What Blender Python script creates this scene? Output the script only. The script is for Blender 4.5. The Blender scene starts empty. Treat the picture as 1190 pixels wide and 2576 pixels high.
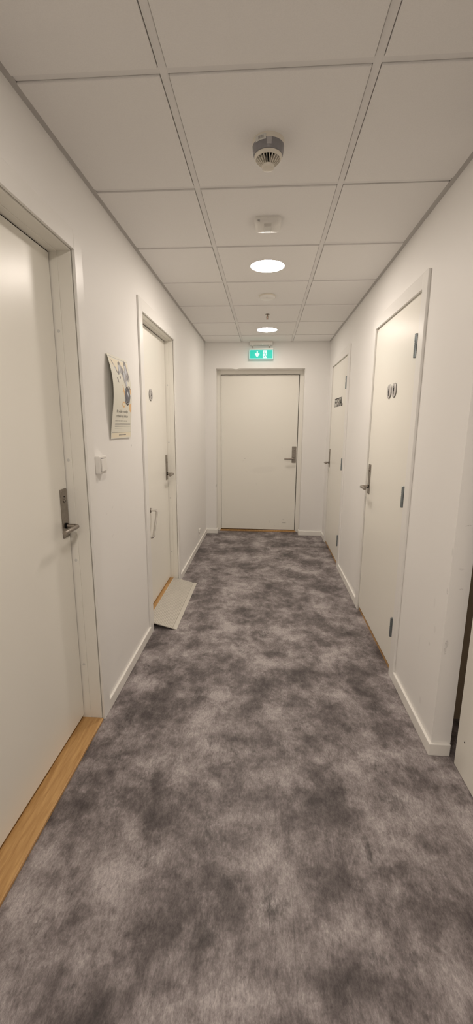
import bpy, bmesh, math, random
from mathutils import Vector, Matrix

random.seed(7)
S = bpy.context.scene
COL = S.collection

# ------------------------------------------------------------------ camera, world, exposure
IMG_H = 2576
F_PX = 1055.67
CAM = Vector((0.7744, 0.0, 1.4247))
YAW, PITCH, ROLL = -0.0685680540, -0.205980701, 0.00548623244


def cam_matrix():
    cy, sy, cp, sp = math.cos(YAW), math.sin(YAW), math.cos(PITCH), math.sin(PITCH)
    fwd = Vector((sy * cp, cy * cp, sp))
    right = Vector((cy, -sy, 0))
    up = right.cross(fwd)
    c, s = math.cos(ROLL), math.sin(ROLL)
    r2, u2 = c * right + s * up, -s * right + c * up
    m = Matrix(((r2.x, u2.x, -fwd.x, CAM.x), (r2.y, u2.y, -fwd.y, CAM.y), (r2.z, u2.z, -fwd.z, CAM.z), (0, 0, 0, 1)))
    return m


cd = bpy.data.cameras.new('camera')
cam = bpy.data.objects.new('camera', cd)
COL.objects.link(cam)
cd.sensor_fit = 'VERTICAL'
cd.sensor_height = 36.0
cd.sensor_width = 36.0
cd.lens = F_PX * 36.0 / IMG_H
cd.clip_start = 0.02
cam.matrix_world = cam_matrix()
S.camera = cam

LAMP_POWER = 122.0
LAMP_COLOR = (1.0, 0.888, 0.785)
world = bpy.data.worlds.new('world')
S.world = world
world.use_nodes = True
world.node_tree.nodes['Background'].inputs['Color'].default_value = (1.0, 0.9, 0.8, 1)
world.node_tree.nodes['Background'].inputs['Strength'].default_value = 0.02
S.view_settings.view_transform = 'Standard'
S.view_settings.look = 'None'
S.view_settings.gamma = 1.0
S.view_settings.exposure = 0.0
S.view_settings.use_curve_mapping = False
S.cycles.max_bounces = 12
S.cycles.diffuse_bounces = 8

# ------------------------------------------------------------------ dimensions (metres)
W, H, YE = 1.527, 2.405, 5.397       # corridor width, ceiling height, end wall
YC = 1.66                            # where the right wall ends in a corner
XR, YB = 2.75, -2.3                  # lobby beside and behind the camera
ZS = 2.62                            # slab above the suspended ceiling


# ------------------------------------------------------------------ materials
def srgb(r, g, b):
    f = lambda v: ((v / 255 + 0.055) / 1.055) ** 2.4 if v > 10 else v / 255 / 12.92
    return (f(r), f(g), f(b), 1)


def mat(name, color, rough=0.5, metal=0.0, spec=0.5, bump=None, tint=None):
    m = bpy.data.materials.new(name)
    m.use_nodes = True
    nt = m.node_tree
    b = nt.nodes['Principled BSDF']
    if len(color) == 3:
        color = (*color, 1)
    b.inputs['Base Color'].default_value = color
    b.inputs['Roughness'].default_value = rough
    b.inputs['Metallic'].default_value = metal
    b.inputs['Specular IOR Level'].default_value = spec
    geo = nt.nodes.new('ShaderNodeNewGeometry')
    if tint:
        sc, amt = tint
        n = nt.nodes.new('ShaderNodeTexNoise')
        n.inputs['Scale'].default_value = sc
        n.inputs['Detail'].default_value = 5
        nt.links.new(geo.outputs['Position'], n.inputs['Vector'])
        mx = nt.nodes.new('ShaderNodeMix')
        mx.data_type = 'RGBA'
        mx.inputs['A'].default_value = tuple(c * (1 - amt) for c in color[:3]) + (1,)
        mx.inputs['B'].default_value = tuple(min(1, c * (1 + amt)) for c in color[:3]) + (1,)
        nt.links.new(n.outputs['Fac'], mx.inputs['Factor'])
        nt.links.new(mx.outputs['Result'], b.inputs['Base Color'])
    if bump:
        sc, st, dist = bump
        n = nt.nodes.new('ShaderNodeTexNoise')
        n.inputs['Scale'].default_value = sc
        n.inputs['Detail'].default_value = 3
        nt.links.new(geo.outputs['Position'], n.inputs['Vector'])
        bp = nt.nodes.new('ShaderNodeBump')
        bp.inputs['Strength'].default_value = st
        bp.inputs['Distance'].default_value = dist
        nt.links.new(n.outputs['Fac'], bp.inputs['Height'])
        nt.links.new(bp.outputs['Normal'], b.inputs['Normal'])
    return m


def add_marks(m, marks, color):
    """Dirt and scuff marks with a shape of their own: (centre, axis a, radius a, axis b, radius b, strength)."""
    nt = m.node_tree
    b = nt.nodes['Principled BSDF']
    geo = nt.nodes.new('ShaderNodeNewGeometry')
    nz = nt.nodes.new('ShaderNodeTexNoise')
    nz.inputs['Scale'].default_value = 480
    nz.inputs['Detail'].default_value = 2
    nt.links.new(geo.outputs['Position'], nz.inputs['Vector'])
    total = None
    wear = 1.0

    def math_(op, a, c=None, clamp=False):
        n = nt.nodes.new('ShaderNodeMath')
        n.operation = op
        n.use_clamp = clamp
        for i, v in enumerate((a, c)):
            if v is None:
                continue
            if isinstance(v, (int, float)):
                n.inputs[i].default_value = v
            else:
                nt.links.new(v, n.inputs[i])
        return n.outputs[0]

    for (c, a, ra, bb, rb, st) in marks:
        sub = nt.nodes.new('ShaderNodeVectorMath')
        sub.operation = 'SUBTRACT'
        nt.links.new(geo.outputs['Position'], sub.inputs[0])
        sub.inputs[1].default_value = c
        uv = []
        for ax, r in ((Vector(a).normalized(), ra), (Vector(bb).normalized(), rb)):
            d = nt.nodes.new('ShaderNodeVectorMath')
            d.operation = 'DOT_PRODUCT'
            nt.links.new(sub.outputs[0], d.inputs[0])
            d.inputs[1].default_value = ax / r
            uv.append(math_('POWER', math_('ABSOLUTE', d.outputs['Value']), 2.0))
        # the marks lie on one face only: far away along the normal they fade
        ln = nt.nodes.new('ShaderNodeVectorMath')
        ln.operation = 'LENGTH'
        nt.links.new(sub.outputs[0], ln.inputs[0])
        near = math_('LESS_THAN', ln.outputs['Value'], 2.5 * max(ra, rb) + 0.01)
        q = math_('SUBTRACT', 1.0, math_('SQRT', math_('ADD', uv[0], uv[1])), True)
        q = math_('MULTIPLY', math_('MULTIPLY', q, 3.0, True), near)
        ns = math_('MULTIPLY', math_('SUBTRACT', nz.outputs['Fac'], 0.42), 4.0, True)
        q = math_('MULTIPLY', math_('MULTIPLY', q, ns), st * wear)
        total = q if total is None else math_('MAXIMUM', total, q)
    mx = nt.nodes.new('ShaderNodeMix')
    mx.data_type = 'RGBA'
    old = b.inputs['Base Color']
    if old.is_linked:
        nt.links.new(old.links[0].from_socket, mx.inputs['A'])
    else:
        mx.inputs['A'].default_value = tuple(old.default_value)
    mx.inputs['B'].default_value = color
    nt.links.new(total, mx.inputs['Factor'])
    nt.links.new(mx.outputs['Result'], b.inputs['Base Color'])


def emit(name, color, strength, base=(0.8, 0.8, 0.8)):
    m = bpy.data.materials.new(name)
    m.use_nodes = True
    b = m.node_tree.nodes['Principled BSDF']
    b.inputs['Base Color'].default_value = (*base, 1)
    b.inputs['Emission Color'].default_value = (*color[:3], 1)
    b.inputs['Emission Strength'].default_value = strength
    return m


WALL_C = (0.86, 0.85, 0.832)
M_wall_l = mat('paint_wall_left', WALL_C, 0.55, spec=0.35, bump=(420, 0.25, 0.0006), tint=(2.0, 0.012))
M_wall_r = mat('paint_wall_right', WALL_C, 0.55, spec=0.35, bump=(420, 0.25, 0.0006), tint=(2.0, 0.012))
M_wall_e = mat('paint_wall_end', WALL_C, 0.55, spec=0.35, bump=(420, 0.25, 0.0006), tint=(2.0, 0.012))
M_tile = mat('ceiling_tile_white', (0.86, 0.85, 0.835), 0.95, spec=0.1, bump=(600, 0.3, 0.0006), tint=(300, 0.05))
M_rail = mat('ceiling_rail', (0.80, 0.79, 0.78), 0.5, spec=0.3)
M_angle = mat('ceiling_angle', (0.52, 0.505, 0.49), 0.5, spec=0.3)
M_door = mat('door_paint_cream', (0.855, 0.838, 0.775), 0.33, spec=0.5, bump=(180, 0.03, 0.0008))
M_door_e = mat('door_paint_cream_end', (0.855, 0.838, 0.775), 0.42, spec=0.4, bump=(180, 0.03, 0.0008))
M_frame = mat('frame_paint_cream', (0.845, 0.828, 0.77), 0.38, spec=0.45)
M_casing = mat('casing_paint_white', (0.85, 0.84, 0.815), 0.32, spec=0.5)
M_base = mat('baseboard_paint', (0.86, 0.845, 0.805), 0.4, spec=0.45)
M_steel = mat('brushed_steel', (0.34, 0.305, 0.27), 0.33, 1.0, bump=(900, 0.05, 0.0003))
M_plate = mat('lock_plate_steel', (0.33, 0.30, 0.265), 0.42, 1.0, tint=(60, 0.25))
M_chrome = mat('polished_steel', (0.62, 0.60, 0.58), 0.15, 1.0)
M_galv = mat('zinc_hinge', (0.29, 0.325, 0.34), 0.34, 0.9, tint=(90, 0.2))
M_dark = mat('dark_gap', (0.012, 0.010, 0.009), 0.9, spec=0.1)
M_black = mat('black_print', (0.02, 0.019, 0.018), 0.6, spec=0.2)
M_alu = mat('ramp_aluminium', (0.60, 0.572, 0.515), 0.45, 0.3, tint=(14, 0.12))
M_plastic = mat('white_plastic', (0.80, 0.785, 0.75), 0.32)
M_cream = mat('ivory_plastic', (0.76, 0.72, 0.635), 0.4)
M_band = mat('grey_smoked_band', (0.24, 0.235, 0.25), 0.25, tint=(40, 0.2))
M_label = mat('label_paper', (0.66, 0.66, 0.63), 0.6)
M_disc = mat('satin_sign_disc', (0.52, 0.50, 0.485), 0.45, 0.15)
M_bronze = mat('sprinkler_brass', (0.42, 0.34, 0.27), 0.35, 0.9)
M_bulb = mat('sprinkler_bulb', (0.55, 0.22, 0.12), 0.2)
M_lamp = emit('lamp_diffuser', LAMP_COLOR, LAMP_POWER)
M_lamp_far = emit('lamp_diffuser_far', LAMP_COLOR, LAMP_POWER * 0.50)
M_lamp_lobby = emit('lamp_diffuser_lobby', LAMP_COLOR, LAMP_POWER * 0.88)
M_green = emit('exit_green', (0.0, 0.62, 0.47), 0.8, (0.01, 0.20, 0.15))
M_signwhite = emit('exit_white', (0.75, 1.0, 0.97), 0.75, (0.3, 0.35, 0.34))
M_signedge = emit('exit_lit_edge', (0.25, 0.85, 0.78), 0.5, (0.45, 0.55, 0.53))
M_lens = emit('sensor_lens_reflection', (1.0, 0.97, 0.93), 0.5)  # the lamp's reflection in the lens, put in as emission
M_led = emit('green_led', (0.55, 1.0, 0.85), 1.0)
M_paper = mat('poster_paper', (0.78, 0.765, 0.675), 0.5, spec=0.3)
M_paper_top = mat('poster_cream_ink', (0.84, 0.77, 0.61), 0.5, spec=0.3)
M_ink_grey = mat('poster_grey_ink', (0.42, 0.41, 0.41), 0.55, tint=(45, 0.35))
M_ink_dgrey = mat('poster_dark_grey_ink', (0.22, 0.21, 0.21), 0.55)
M_ink_black = mat('poster_black_ink', (0.035, 0.03, 0.035), 0.4)
M_ink_blue = mat('poster_blue_grey_ink', (0.12, 0.12, 0.15), 0.4)
M_ink_shine = mat('poster_light_ink', (0.55, 0.58, 0.64), 0.4)
M_ink_orange = mat('poster_orange_ink', (0.80, 0.53, 0.27), 0.5, tint=(60, 0.2))
M_ink_text = mat('poster_text_ink', (0.10, 0.10, 0.09), 0.6)


def oak():
    m = mat('oak_threshold', (0.4, 0.2, 0.07), 0.42, spec=0.4)
    nt = m.node_tree
    b = nt.nodes['Principled BSDF']
    g = nt.nodes.new('ShaderNodeNewGeometry')
    mp = nt.nodes.new('ShaderNodeMapping')
    mp.inputs['Scale'].default_value = (60, 6, 30)
    n = nt.nodes.new('ShaderNodeTexNoise')
    n.inputs['Scale'].default_value = 1.6
    n.inputs['Detail'].default_value = 6
    n.inputs['Distortion'].default_value = 0.6
    r = nt.nodes.new('ShaderNodeValToRGB')
    r.color_ramp.elements[0].position = 0.3
    r.color_ramp.elements[0].color = (0.42, 0.235, 0.088, 1)
    r.color_ramp.elements[1].position = 0.72
    r.color_ramp.elements[1].color = (0.60, 0.37, 0.155, 1)
    nt.links.new(g.outputs['Position'], mp.inputs['Vector'])
    nt.links.new(mp.outputs['Vector'], n.inputs['Vector'])
    nt.links.new(n.outputs['Fac'], r.inputs['Fac'])
    nt.links.new(r.outputs['Color'], b.inputs['Base Color'])
    return m


M_oak = oak()


def floor_mat():
    m = mat('grey_vinyl_floor', (0.15, 0.12, 0.11), 0.5, spec=0.3)
    nt = m.node_tree
    b = nt.nodes['Principled BSDF']
    g = nt.nodes.new('ShaderNodeNewGeometry')

    def noise(scale, detail, rough, vec=(1, 1, 1), dist=0.0, off=(0, 0, 0), rot=0.0):
        mp = nt.nodes.new('ShaderNodeMapping')
        mp.inputs['Scale'].default_value = vec
        mp.inputs['Location'].default_value = off
        mp.inputs['Rotation'].default_value = (0, 0, rot)
        nt.links.new(g.outputs['Position'], mp.inputs['Vector'])
        n = nt.nodes.new('ShaderNodeTexNoise')
        n.inputs['Scale'].default_value = scale
        n.inputs['Detail'].default_value = detail
        n.inputs['Roughness'].default_value = rough
        n.inputs['Distortion'].default_value = dist
        nt.links.new(mp.outputs['Vector'], n.inputs['Vector'])
        return n.outputs['Fac']

    def ramp(fac, stops):
        r = nt.nodes.new('ShaderNodeValToRGB')
        e = r.color_ramp.elements
        while len(e) < len(stops):
            e.new(0.5)
        for i, (p, c) in enumerate(stops):
            e[i].position = p
            e[i].color = (*c, 1) if not isinstance(c, (int, float)) else (c, c, c, 1)
        nt.links.new(fac, r.inputs['Fac'])
        return r.outputs['Color']

    def mix(kind, f, a, c):
        x = nt.nodes.new('ShaderNodeMix')
        x.data_type = 'RGBA'
        x.blend_type = kind
        x.inputs['Factor'].default_value = f if isinstance(f, (int, float)) else 1
        if not isinstance(f, (int, float)):
            nt.links.new(f, x.inputs['Factor'])
        nt.links.new(a, x.inputs['A'])
        if isinstance(c, tuple):
            x.inputs['B'].default_value = c
        else:
            nt.links.new(c, x.inputs['B'])
        return x.outputs['Result']

    def sum_(*terms):
        acc = None
        for w, sock in terms:
            n = nt.nodes.new('ShaderNodeMath')
            n.operation = 'MULTIPLY_ADD'
            nt.links.new(sock, n.inputs[0])
            n.inputs[1].default_value = w
            if acc is None:
                n.inputs[2].default_value = 0.0
            else:
                nt.links.new(acc, n.inputs[2])
            acc = n.outputs[0]
        return acc

    clouds = sum_((0.52, noise(4.0, 4, 0.6, (1, 0.9, 1), 0.2, (3.1, 1.7, 0))),
                  (0.29, noise(10.0, 5, 0.68, (1, 0.9, 1), 0.4, (5.0, 8.2, 0))),
                  (0.19, noise(28.0, 5, 0.75, (1.25, 0.7, 1), 0.3, (1.0, 2.2, 0))))
    base = ramp(clouds, [(0.39, (0.078, 0.067, 0.068)), (0.46, (0.152, 0.132, 0.132)),
                         (0.525, (0.268, 0.238, 0.239)), (0.595, (0.415, 0.378, 0.379))])
    # darker, scratchy smudges
    sm = noise(6.5, 4, 0.6, (1.2, 0.8, 1), 0.4, (11.0, 2.0, 0))
    tx = noise(1.0, 3, 0.7, (100, 38, 1), 0.3, (2.0, 6.0, 0))
    spots = ramp(sum_((0.72, sm), (0.28, tx)), [(0.565, 0.0), (0.69, 0.75)])
    col = mix('MIX', spots, base, (0.050, 0.045, 0.044, 1))
    streak = ramp(noise(1.0, 4, 0.7, (150, 55, 1)), [(0.27, 0.64), (0.73, 1.34)])
    col = mix('MULTIPLY', 1.0, col, streak)
    grit = ramp(noise(1.0, 2, 0.6, (480, 170, 1)), [(0.3, 0.84), (0.7, 1.16)])
    col = mix('MULTIPLY', 1.0, col, grit)
    # welded seam of the sheet, a hair-thin line along the corridor
    sx = nt.nodes.new('ShaderNodeSeparateXYZ')
    nt.links.new(g.outputs['Position'], sx.inputs[0])

    def m_(op, a, c):
        n = nt.nodes.new('ShaderNodeMath')
        n.operation = op
        for i, v in enumerate((a, c)):
            if isinstance(v, (int, float)):
                n.inputs[i].default_value = v
            else:
                nt.links.new(v, n.inputs[i])
        return n.outputs[0]
    seam = m_('LESS_THAN', m_('ABSOLUTE', m_('SUBTRACT', sx.outputs['X'], 0.882), 0.0), 0.0012)
    seam = m_('MULTIPLY', seam, 0.22)
    col = mix('MIX', seam, col, (0.05, 0.045, 0.042, 1))
    nt.links.new(col, b.inputs['Base Color'])
    bp = nt.nodes.new('ShaderNodeBump')
    bp.inputs['Strength'].default_value = 0.15
    bp.inputs['Distance'].default_value = 0.0006
    nt.links.new(noise(1.0, 2, 0.5, (520, 170, 1)), bp.inputs['Height'])
    nt.links.new(bp.outputs['Normal'], b.inputs['Normal'])
    return m


M_floor = floor_mat()

Y1, Z1 = (0, 1, 0), (0, 0, 1)
DIRT = (0.10, 0.09, 0.085, 1)
add_marks(M_wall_l, [((0, 2.40, 1.302), Z1, 0.008, Y1, 0.007, 0.8),
                     ((0, 2.05, 1.005), (0, 1, .9), 0.015, (0, -.9, 1), 0.002, 0.5),
                     ((0, 1.97, .99), (0, 1, .6), 0.006, (0, -.6, 1), 0.003, 0.4),
                     ((0, 2.03, .86), (0, 1, .7), 0.022, (0, -.7, 1), 0.002, 0.45),
                     ((0, 2.25, .84), (0, 1, .3), 0.02, (0, -.3, 1), 0.002, 0.3),
                     ((0, 2.25, .60), (0, 1, .1), 0.02, (0, -.1, 1), 0.012, 0.10)], DIRT)
X1 = (1, 0, 0)
add_marks(M_wall_r, [((1.572, YC, 1.04), (1, 0, .22), 0.014, (-.22, 0, 1), 0.0022, 0.95),
                     ((1.567, YC, 0.86), X1, 0.012, Z1, 0.006, 0.25),
                     ((1.575, YC, 0.775), X1, 0.010, Z1, 0.004, 0.35),
                     ((1.543, YC, 0.53), Z1, 0.022, X1, 0.008, 0.5),
                     ((1.540, YC, 0.50), Z1, 0.02, X1, 0.006, 0.4),
                     ((W, 1.672, 0.76), Z1, 0.016, Y1, 0.008, 0.5),
                     ((W, 1.667, 0.93), Z1, 0.02, Y1, 0.006, 0.4),
                     ((W, 1.75, 0.55), Z1, 0.02, Y1, 0.012, 0.22),
                     ((W, 1.79, 0.46), Z1, 0.010, Y1, 0.010, 0.4),
                     ((W, 1.78, 0.66), Z1, 0.03, Y1, 0.010, 0.16),
                     ((W, 1.82, 0.15), Z1, 0.02, Y1, 0.016, 0.2),
                     ((W, 1.90, 0.40), Z1, 0.05, Y1, 0.010, 0.10)], DIRT)
add_marks(M_wall_e, [((0.137, YE, 0.64), Z1, 0.022, X1, 0.010, 0.7),
                     ((1.205, YE, 1.21), Z1, 0.008, X1, 0.008, 0.9),
                     ((1.190, YE, 0.70), Z1, 0.009, X1, 0.008, 0.9),
                     ((1.205, YE, 0.09), Z1, 0.02, X1, 0.006, 0.8),
                     ((1.20, YE, 0.30), Z1, 0.03, X1, 0.006, 0.25)], DIRT)
DE = YE + 0.155
add_marks(M_door_e, [((0.50, DE, 0.985), (1, 0, .3), 0.016, (-.3, 0, 1), 0.006, 0.75),
                     ((0.48, DE, 0.955), (1, 0, .8), 0.018, (-.8, 0, 1), 0.003, 0.3),
                     ((0.53, DE, 0.81), (1, 0, -1), 0.02, (1, 0, 1), 0.003, 0.3),
                     ((0.55, DE, 0.66), X1, 0.018, Z1, 0.005, 0.3),
                     ((0.66, DE, 0.65), X1, 0.015, Z1, 0.005, 0.25),
                     ((0.98, DE, 1.13), (1, 0, -.8), 0.03, (.8, 0, 1), 0.002, 0.25),
                     ((1.035, DE, 0.125), X1, 0.035, Z1, 0.007, 1.0),
                     ((1.025, DE, 0.165), X1, 0.012, Z1, 0.008, 0.8),
                     ((0.91, DE, 0.08), X1, 0.012, Z1, 0.006, 0.5),
                     ((0.84, DE, 0.135), X1, 0.012, Z1, 0.02, 0.2),
                     ((0.75, DE, 0.84), (1, 0, .1), 0.20, (-.1, 0, 1), 0.05, 0.10)], DIRT)


# ------------------------------------------------------------------ mesh helpers
class MB:
    def __init__(self):
        self.bm = bmesh.new()

    def _tag(self, faces, mi):
        for f in faces:
            f.material_index = mi

    def box(self, lo, hi, mi=0, f=None):
        lo, hi = Vector(lo), Vector(hi)
        c = [(x, y, z) for x in (lo.x, hi.x) for y in (lo.y, hi.y) for z in (lo.z, hi.z)]
        vs = [self.bm.verts.new(f(*p) if f else p) for p in c]
        q = [(0, 1, 3, 2), (4, 6, 7, 5), (0, 4, 5, 1), (2, 3, 7, 6), (0, 2, 6, 4), (1, 5, 7, 3)]
        self._tag([self.bm.faces.new([vs[i] for i in r]) for r in q], mi)
        return self

    def prism(self, pts, d0, d1, mi=0, f=None):
        """pts: outline (a, z); extruded from depth d0 to d1; f maps (a, d, z) to the world."""
        A = [self.bm.verts.new(f(a, d0, z)) for a, z in pts]
        B = [self.bm.verts.new(f(a, d1, z)) for a, z in pts]
        n = len(pts)
        fs = [self.bm.faces.new(A), self.bm.faces.new(B[::-1])]
        for i in range(n):
            j = (i + 1) % n
            fs.append(self.bm.faces.new([A[i], A[j], B[j], B[i]]))
        self._tag(fs, mi)
        return self

    def lathe(self, prof, at, axis=(0, 0, 1), n=40, mi=0, caps=True):
        """prof: (radius, height along the axis)."""
        ax = Vector(axis).normalized()
        u = ax.orthogonal().normalized()
        v = ax.cross(u)
        at = Vector(at)
        rings = []
        for r, h in prof:
            rings.append([self.bm.verts.new(at + ax * h + (u * math.cos(t) + v * math.sin(t)) * r)
                          for t in [2 * math.pi * k / n for k in range(n)]])
        fs = []
        for a, b in zip(rings, rings[1:]):
            for i in range(n):
                j = (i + 1) % n
                fs.append(self.bm.faces.new([a[i], a[j], b[j], b[i]]))
        if caps:
            fs.append(self.bm.faces.new(rings[0][::-1]))
            fs.append(self.bm.faces.new(rings[-1]))
        self._tag(fs, mi)
        return self

    def tube(self, path, r, n=18, mi=0):
        path = [Vector(p) for p in path]
        rings = []
        u = None
        for i, p in enumerate(path):
            t = ((path[i] - path[i - 1]).normalized() if i else Vector()) + \
                ((path[i + 1] - path[i]).normalized() if i < len(path) - 1 else Vector())
            t.normalize()
            u = t.orthogonal().normalized() if u is None else (u - t * u.dot(t)).normalized()
            v = t.cross(u)
            k = 1.0
            if 0 < i < len(path) - 1:
                k = 1.0
            rings.append([self.bm.verts.new(p + (u * math.cos(a) + v * math.sin(a)) * r * k)
                          for a in [2 * math.pi * q / n for q in range(n)]])
        fs = []
        for a, b in zip(rings, rings[1:]):
            for i in range(n):
                j = (i + 1) % n
                fs.append(self.bm.faces.new([a[i], a[j], b[j], b[i]]))
        fs.append(self.bm.faces.new(rings[0][::-1]))
        fs.append(self.bm.faces.new(rings[-1]))
        self._tag(fs, mi)
        return self

    def build(self, name, mats, parent=None, bevel=0.0, smooth=None, origin=None, segs=2, normals=True):
        if normals:
            bmesh.ops.recalc_face_normals(self.bm, faces=self.bm.faces)
        if smooth is not None:
            for f in self.bm.faces:
                f.smooth = True
            for e in self.bm.edges:
                if len(e.link_faces) == 2 and e.calc_face_angle(0) > math.radians(smooth):
                    e.smooth = False
        me = bpy.data.meshes.new(name)
        off = Vector(origin) if origin is not None else (Vector(parent['_o']) if parent is not None and '_o' in parent else Vector())
        self.bm.transform(Matrix.Translation(-off))
        self.bm.to_mesh(me)
        self.bm.free()
        for m in (mats if isinstance(mats, (list, tuple)) else [mats]):
            me.materials.append(m)
        o = bpy.data.objects.new(name, me)
        COL.objects.link(o)
        if parent is not None:
            o.parent = parent
            o['_o'] = tuple(off)
        else:
            o.location = off
            o['_o'] = tuple(off)
        if bevel:
            b = o.modifiers.new('bevel', 'BEVEL')
            b.width = bevel
            b.segments = segs
            b.limit_method = 'ANGLE'
            b.angle_limit = math.radians(40)
        return o


def arc(p0, p1, p2, r, n=6):
    """Corner p1 rounded with radius r, as points."""
    p0, p1, p2 = Vector(p0), Vector(p1), Vector(p2)
    a = p1 + (p0 - p1).normalized() * r
    c = p1 + (p2 - p1).normalized() * r
    return [(1 - t) ** 2 * a + 2 * t * (1 - t) * p1 + t * t * c for t in [k / n for k in range(n + 1)]]


def root(name, loc, label=None, cat=None, kind=None, group=None):
    o = bpy.data.objects.new(name, None)
    COL.objects.link(o)
    o.location = loc
    o.empty_display_size = 0.05
    o['_o'] = tuple(loc)
    tag(o, label, cat, kind, group)
    return o


def tag(o, label=None, cat=None, kind=None, group=None):
    for k, v in (('label', label), ('category', cat), ('kind', kind), ('group', group)):
        if v:
            o[k] = v
    return o


# wall-local to world: a along the wall, d out of the wall into the corridor, z up
def on_left(a, d, z):
    return Vector((d, a, z))


def on_right(a, d, z):
    return Vector((W - d, a, z))


def on_end(a, d, z):
    return Vector((a, YE - d, z))


# ------------------------------------------------------------------ the shell
FW = 0.03   # frame stock hidden behind the casing
# openings in the walls: (a0, a1, top)
L1 = (0.80, 1.760, 2.085)
L2 = (2.690, 3.583, 2.089)
R1 = (2.278, 3.148, 2.070)
R2 = (4.155, 5.075, 2.072)
END = (0.139, 1.232, 2.097)


def wall_boxes(mb, f, a_from, a_to, thick, openings, grow):
    a = a_from
    for (o0, o1, ot) in openings:
        mb.box((a, -thick, 0), (o0 - grow, 0, ZS), f=f)
        mb.box((o0 - grow, -thick, ot + grow), (o1 + grow, 0, ZS), f=f)
        a = o1 + grow
    mb.box((a, -thick, 0), (a_to, 0, ZS), f=f)


o = MB().box((-0.2, YB - 0.1, -0.05), (XR + 0.1, YE + 0.32, 0)).build('floor', M_floor)
tag(o, 'mottled grey brown vinyl floor of the corridor', 'floor', 'structure')

mb = MB()
wall_boxes(mb, on_left, YB, YE, 0.16, (L1, L2), FW)
tag(mb.build('wall_left', M_wall_l), 'white wall along the left of the corridor with two recessed doors', 'wall', 'structure')

mb = MB()
wall_boxes(mb, on_right, YC, YE, 0.081, (R1, R2), FW)
tag(mb.build('wall_right', M_wall_r), 'white wall along the right with the two flush doors', 'wall', 'structure')

mb = MB()
mb.box((-0.16, YE, 0), (END[0], YE + 0.25, ZS))
mb.box((END[1], YE, 0), (W + 0.16, YE + 0.25, ZS))
# the plaster over the end door has a small chip in its lower edge
mb.prism([(END[0], 2.097), (0.335, 2.097), (0.352, 2.094), (0.372, 2.090), (0.400, 2.089), (0.412, 2.092), (0.425, 2.097),
          (END[1], 2.097), (END[1], ZS), (END[0], ZS)], 0, -0.25, f=on_end)
tag(mb.build('wall_end', M_wall_e), 'white end wall around the far door under the exit sign', 'wall', 'structure')

o = MB().box((-0.16, YB - 0.12, 0), (XR + 0.12, YB, ZS)).build('wall_back', M_wall_e)
tag(o, 'white wall behind the viewer', 'wall', 'structure')
o = MB().box((XR, YB, 0), (XR + 0.12, YC + 0.10, ZS)).build('wall_lobby', M_wall_e)
tag(o, 'white wall at the side of the lobby, out of view', 'wall', 'structure')
# cross wall behind the open door leaf, with its doorway
D5 = (1.650, 2.53, 2.075)
mb = MB()
mb.box((D5[1], YC, 0), (XR, YC + 0.10, ZS))
mb.box((W + 0.081, YC, D5[2]), (D5[1], YC + 0.10, ZS))
tag(mb.build('wall_cross', M_wall_e), 'white cross wall around the doorway of the open door', 'wall', 'structure')
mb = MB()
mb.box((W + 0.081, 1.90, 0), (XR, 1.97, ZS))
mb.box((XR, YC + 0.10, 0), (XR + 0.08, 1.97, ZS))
tag(mb.build('wall_store', mat('gap_shade_brown', (0.30, 0.235, 0.165), 0.8)), 'wall of the room behind the open door, dark brown for the shade in the gap', 'wall', 'structure')  # wall set close, its brown stands in for the shade beside the leaf

# suspended ceiling: dropped-edge tiles in a grid of rails
XL = 0.462
ROW0 = 1.4057
rows = [ROW0 + 0.6 * k for k in range(-7, 7)]
mb = MB()
ZR, ZT = H + 0.0025, H - 0.0025
xs = [0.0, XL, XL + 0.6, XL + 1.2, XL + 1.8, XR]
ys = [YB] + rows + [YE]
for x in xs[1:3]:
    mb.box((x - 0.012, YB, ZR), (x + 0.012, YE - 0.004, ZR + 0.03), 1)
for x in xs[3:5]:
    mb.box((x - 0.012, YB, ZR), (x + 0.012, YC, ZR + 0.03), 1)
for y in rows:
    mb.box((0.002, y - 0.012, ZR + 0.0006), ((W if y > YC else XR) - 0.002, y + 0.012, ZR + 0.03), 1)
for i in range(len(xs) - 1):
    for j in range(len(ys) - 1):
        x0, x1, y0, y1 = xs[i], xs[i + 1], ys[j], ys[j + 1]
        if x0 > W and y0 > YC - 0.3:
            continue
        if x0 < W < x1 and y0 > YC - 0.4:
            x1 = W
        e0 = 0.0205 if x0 == 0 else 0.0142
        e1 = 0.0205 if x1 in (W, XR) else 0.0142
        f0 = 0.02 if y0 == YB else 0.0142
        f1 = 0.004 if y1 == YE else 0.0142
        dz = 0.0
        if (i == 2 and abs(y0 - rows[8]) < .01) or (i == 2 and abs(y0 - rows[12]) < .01):
            dz = 0.004                     # a tile that sits a little high
        mb.box((x0 + e0, y0 + f0 + dz * 1.2, ZT + dz), (x1 - e1, y1 - f1, ZT + 0.016), 0)
ceil = mb.build('ceiling', [M_tile, M_rail], bevel=0.0012, segs=1)
tag(ceil, 'suspended ceiling of square white tiles in a rail grid', 'ceiling', 'structure')
o = MB().box((-0.16, YB - 0.1, ZS), (XR + 0.12, YE + 0.3, ZS + 0.06)).build('trim_1', M_dark)
tag(o, 'dark slab hidden above the suspended ceiling', 'slab', 'structure')
o = MB().box((0.0, YB, H), (0.021, YE, H + 0.0025)).box((0.0, YB, H + 0.0025), (0.002, YE, H + 0.03)).build('trim_2', M_angle)
tag(o, 'grey edge angle where the ceiling meets the left wall', 'trim', 'structure')
o = MB().box((W - 0.021, YC, H), (W, YE, H + 0.0025)).box((W - 0.002, YC, H + 0.0025), (W, YE, H + 0.03)).build('trim_3', M_angle)
tag(o, 'grey edge angle where the ceiling meets the right wall', 'trim', 'structure')

# baseboards
BH, BT = 0.058, 0.013


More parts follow.
